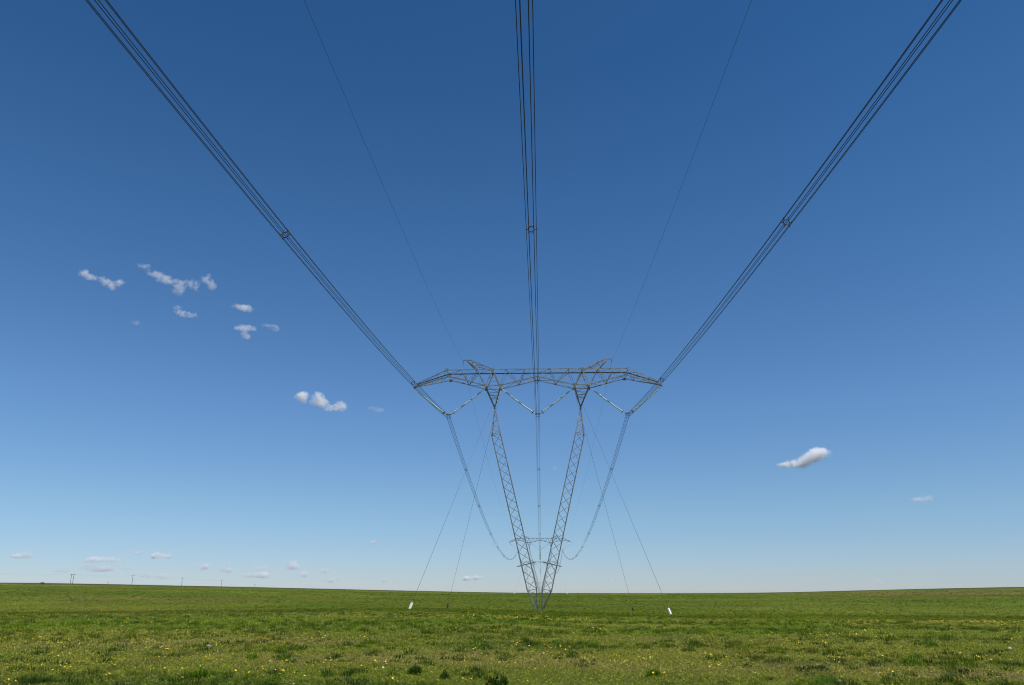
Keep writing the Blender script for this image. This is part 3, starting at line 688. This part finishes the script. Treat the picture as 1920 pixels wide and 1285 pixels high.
names = ['ridge wire left of the pole pair', 'short wire between the two poles of the pair', 'ridge wire from the pole pair to the single T pole', 'ridge wire between the single and the next T pole', 'ridge wire up to the rightmost clear pole', 'ridge wire running off to the tiny pole top']
for (p, q), nm in zip(zip(tops, tops[1:]), names):
    mb = MB(); m = 10
    mb.tube([p.lerp(q, i / m) - p + Vector((0, 0, .25 - 1.6 * 4 * (i / m) * (1 - i / m) * min(1, (q - p).length / 90))) for i in range(m + 1)], .02, 5)
    o = mb.build('ridge_wire', M['wire']); o.location = p; tag(o, 'faint ' + nm, 'power line', 'faint wires of the ridge pole line')
# low bush on the ridge
t = dirpt(80, 1090.3, 700); t.z = float(height(t.x, t.y))
leafy('ridge_bush', 'tiny dark bush on the ridge at the far left', t.x, t.y, 1.1, .7, 300, (.06, .08, .03), .2)

# ------------------------------------------------------------------ clouds (real volumes, high and far)
def cloud_mat(name, dens, scale, thr, seed, size, lobes, amp=4.6):
    """scattering vapour whose density falls off smoothly inside every lobe and is torn by noise"""
    m = bpy.data.materials.new(name); m.use_nodes = True; t = m.node_tree; t.nodes.clear()
    def N(k): return t.nodes.new(k)
    def math_(op, a, b=None, clamp=False):
        q = N('ShaderNodeMath'); q.operation = op; q.use_clamp = clamp
        for i, x in enumerate((a, b)):
            if x is None: continue
            if isinstance(x, (int, float)): q.inputs[i].default_value = x
            else: t.links.new(x, q.inputs[i])
        return q.outputs[0]
    o = N('ShaderNodeOutputMaterial'); v = N('ShaderNodeVolumeScatter'); v.inputs['Color'].default_value = (1, 1, 1, 1); v.inputs['Anisotropy'].default_value = 0.0
    tc = N('ShaderNodeTexCoord'); mp = N('ShaderNodeMapping'); mp.inputs['Location'].default_value = (seed, seed * .7, 0)
    n = N('ShaderNodeTexNoise'); n.inputs['Scale'].default_value = scale; n.inputs['Detail'].default_value = 7; n.inputs['Roughness'].default_value = .7; n.inputs['Distortion'].default_value = .6
    t.links.new(tc.outputs['Object'], mp.inputs[0]); t.links.new(mp.outputs[0], n.inputs['Vector'])
    n2 = N('ShaderNodeTexNoise'); n2.inputs['Scale'].default_value = scale * .33; n2.inputs['Detail'].default_value = 3; t.links.new(mp.outputs[0], n2.inputs['Vector'])
    acc = None
    for (c, ax) in lobes:
        sb = N('ShaderNodeVectorMath'); sb.operation = 'SUBTRACT'; t.links.new(tc.outputs['Object'], sb.inputs[0]); sb.inputs[1].default_value = c
        parts = []
        for (dv, rad) in ax:
            dp = N('ShaderNodeVectorMath'); dp.operation = 'DOT_PRODUCT'; t.links.new(sb.outputs[0], dp.inputs[0]); dp.inputs[1].default_value = dv / rad
            parts.append(math_('POWER', math_('ABSOLUTE', dp.outputs['Value']), 2.0))
        s_ = math_('ADD', math_('ADD', parts[0], parts[1]), parts[2])
        w = math_('SUBTRACT', 1.0, s_, True)
        acc = w if acc is None else math_('ADD', acc, w)
    acc = math_('MINIMUM', acc, 1.0)
    torn = math_('ADD', math_('SUBTRACT', acc, thr), math_('ADD', math_('MULTIPLY', math_('SUBTRACT', n.outputs[0], .5), amp * .62), math_('MULTIPLY', math_('SUBTRACT', n2.outputs[0], .5), amp * .6)), True)
    d = math_('MULTIPLY', torn, dens / size)
    t.links.new(d, v.inputs['Density']); t.links.new(v.outputs[0], o.inputs['Volume'])
    return m
crnd = random.Random(5)
def cloud(label, blobs, dens, thr=.42, scale=2.2, alt=1500.0):
    """blobs: (px, py, half width px, half height px) seen by eye; placed at one altitude, united into one closed shell"""
    cx = sum(b[0] for b in blobs) / len(blobs); cy = sum(b[1] for b in blobs) / len(blobs)
    d0 = dirpt(cx, cy, 1.0); el = math.atan2(d0.z - EYE, 1.0)
    dist = min(alt / math.tan(max(el, .004)), 26000.)
    c = dirpt(cx, cy, dist); slant = (c - Vector((0, 0, EYE))).length; pxm = slant / 1456 * .95
    size = max(b[2] for b in blobs) * pxm
    bm_v, bm_f = [], []
    import bmesh
    bm = bmesh.new(); fwd = (c - Vector((0, 0, EYE))).normalized(); right = fwd.cross(Vector((0, 0, 1))).normalized(); up = right.cross(fwd)
    lobes = []
    for (px, py, hw, hh) in blobs:
        hw *= 1.22; hh *= 1.2
        p = (right * (px - cx) - up * (py - cy)) * pxm
        lobes.append((p / size, [(right, hw * pxm / size), (up, hh * pxm / size), (fwd, (hw * .15 + hh * .85) * pxm / size)]))
        g = bmesh.ops.create_icosphere(bm, subdivisions=3, radius=1.0)
        for v in g['verts']:
            q = v.co.copy(); v.co = (p + right * q.x * hw * pxm + up * q.z * hh * pxm + fwd * q.y * (hw * .15 + hh * .85) * pxm) / size
    me = bpy.data.meshes.new('cloud'); bm.to_mesh(me); bm.free()
    o = bpy.data.objects.new('cloud', me); COL.objects.link(o)
    if len(blobs) > 1:
        md = o.modifiers.new('unite', 'REMESH'); md.mode = 'VOXEL'; md.voxel_size = .07
        dg = bpy.context.evaluated_depsgraph_get(); me2 = bpy.data.meshes.new_from_object(o.evaluated_get(dg)); o.modifiers.clear(); o.data = me2
    o.location = c; o.scale = (size,) * 3
    o.data.materials.clear(); o.data.materials.append(cloud_mat('cloud_vapour', dens, scale, thr, crnd.uniform(0, 40), size, lobes))
    tag(o, label, 'cloud', 'small white clouds')
    return o
CL = [
 ('ragged wispy cloud at upper left, leftmost of the high clouds', [(163, 518, 13, 8), (176, 525, 15, 7), (196, 525, 10, 7), (206, 532, 14, 9), (219, 525, 9, 7)], 1.70, 0.53, 3.9),
 ('largest high wispy cloud shaped like spread wings at upper left', [(280, 511, 16, 6), (300, 521, 22, 8), (322, 530, 22, 9), (338, 545, 13, 11), (350, 530, 13, 7), (364, 532, 11, 13), (382, 517, 12, 10), (393, 526, 9, 11)], 2.04, 0.49, 3.9),
 ('small slanting wisp just below the wing shaped cloud', [(336, 583, 12, 9), (347, 591, 13, 8), (364, 591, 10, 6)], 1.50, 0.58, 3.2),
 ('small oval cloud right of the slanting wisp', [(448, 576, 15, 7), (465, 577, 14, 8)], 1.70, 0.44, 2.9),
 ('small cloud with a hanging tail below the oval cloud', [(455, 615, 16, 8), (470, 615, 12, 7), (462, 629, 10, 8)], 1.70, 0.47, 2.9),
 ('faint wisp right of the tailed cloud', [(505, 612, 14, 5), (516, 616, 10, 8)], 0.75, 0.51, 2.6),
 ('very faint smudge of cloud left of the slanting wisp', [(255, 606, 12, 6)], 0.45, 0.47, 2.5),
 ('small round puff left of the twin puffs near the left wires', [(565, 745, 14, 12)], 2.05, 0.33, 2.5),
 ('twin white puffs near the left wires', [(596, 749, 17, 13), (602, 757, 16, 9), (622, 765, 15, 8), (637, 761, 13, 11)], 2.60, 0.38, 3.1),
 ('faint flat wisp just right of the twin puffs', [(700, 766, 14, 5), (714, 769, 12, 5)], 0.55, 0.47, 2.6),
 ('brightest cloud, slanting up to the right in the right half of the sky', [(1472, 870, 15, 5), (1490, 868, 18, 8), (1503, 871, 15, 8), (1513, 861, 19, 12), (1527, 853, 18, 12), (1544, 852, 14, 9)], 4.60, 0.32, 2.8),
 ('small pale puff low at the right', [(1735, 934, 12, 7), (1722, 935, 14, 4)], 1.70, 0.38, 2.6),
 ('leftmost low cloud near the horizon', [(40, 1044, 18, 4), (52, 1041, 16, 6)], 4.32, 0.41, 2.6),
 ('flat topped low cloud above the left ridge', [(185, 1050, 26, 6), (208, 1049, 22, 6)], 4.60, 0.41, 3.2),
 ('long low cloud just under the flat topped one', [(185, 1066, 28, 6), (212, 1066, 26, 6), (232, 1064, 18, 5)], 3.60, 0.41, 3.2),
 ('faint low cloud left of the long one', [(120, 1068, 20, 6)], 2.01, 0.44, 2.5),
 ('small low cloud with a companion puff at its right', [(293, 1041, 14, 6), (310, 1043, 14, 5)], 4.60, 0.41, 2.6),
 ('tiny faint puff left of the low cloud pair', [(257, 1036, 11, 4)], 2.44, 0.41, 2.2),
 ('broad hazy low bank between the ridge poles', [(280, 1079, 26, 6), (312, 1081, 30, 6)], 3.03, 0.44, 3.2),
 ('low puffs above the rightmost clear ridge pole', [(384, 1065, 14, 7), (418, 1069, 20, 5)], 4.32, 0.41, 2.9),
 ('faint high puff above the ridge right of the poles', [(428, 1056, 16, 5)], 2.01, 0.44, 2.5),
 ('small low cloud over the long ridge, upper of two', [(485, 1064, 17, 6)], 3.60, 0.41, 2.6),
 ('low cloud over the long ridge, lower of two', [(478, 1079, 24, 6), (494, 1078, 18, 6)], 4.04, 0.41, 2.9),
 ('bright domed low cloud left of the tower anchors', [(549, 1059, 14, 9), (556, 1064, 12, 6)], 2.40, 0.37, 2.6),
 ('small low puff right below the domed cloud', [(570, 1077, 13, 6)], 1.81, 0.41, 2.5),
 ('faint puff above the flat low cloud left of the anchors', [(608, 1069, 12, 6)], 2.16, 0.44, 2.5),
 ('flat low cloud near the horizon left of the anchors', [(625, 1087, 20, 5)], 3.60, 0.41, 2.6),
 ('tiny isolated puff left of the guy wires', [(698, 1016, 9, 4)], 2.59, 0.37, 2.1),
 ('faint flat cloud just above the horizon left of the white anchor', [(728, 1089, 20, 4)], 2.44, 0.41, 2.6),
 ('small flat cloud low between the left guys and the tower', [(875, 1084, 14, 5), (892, 1083, 16, 5)], 4.89, 0.37, 2.6),
 ('very faint puff near the middle wires', [(1041, 878, 9, 7)], 0.20, 0.47, 2.1),
 ('faint low cloud right of the tower foot', [(1150, 1087, 20, 6)], 2.01, 0.44, 2.5),
 ('very faint low cloud far right above the horizon', [(1648, 1092, 20, 5)], 1.59, 0.44, 2.5),
]
for lb, bl, de, th_, sc in CL: cloud(lb, bl, de, th_, sc)
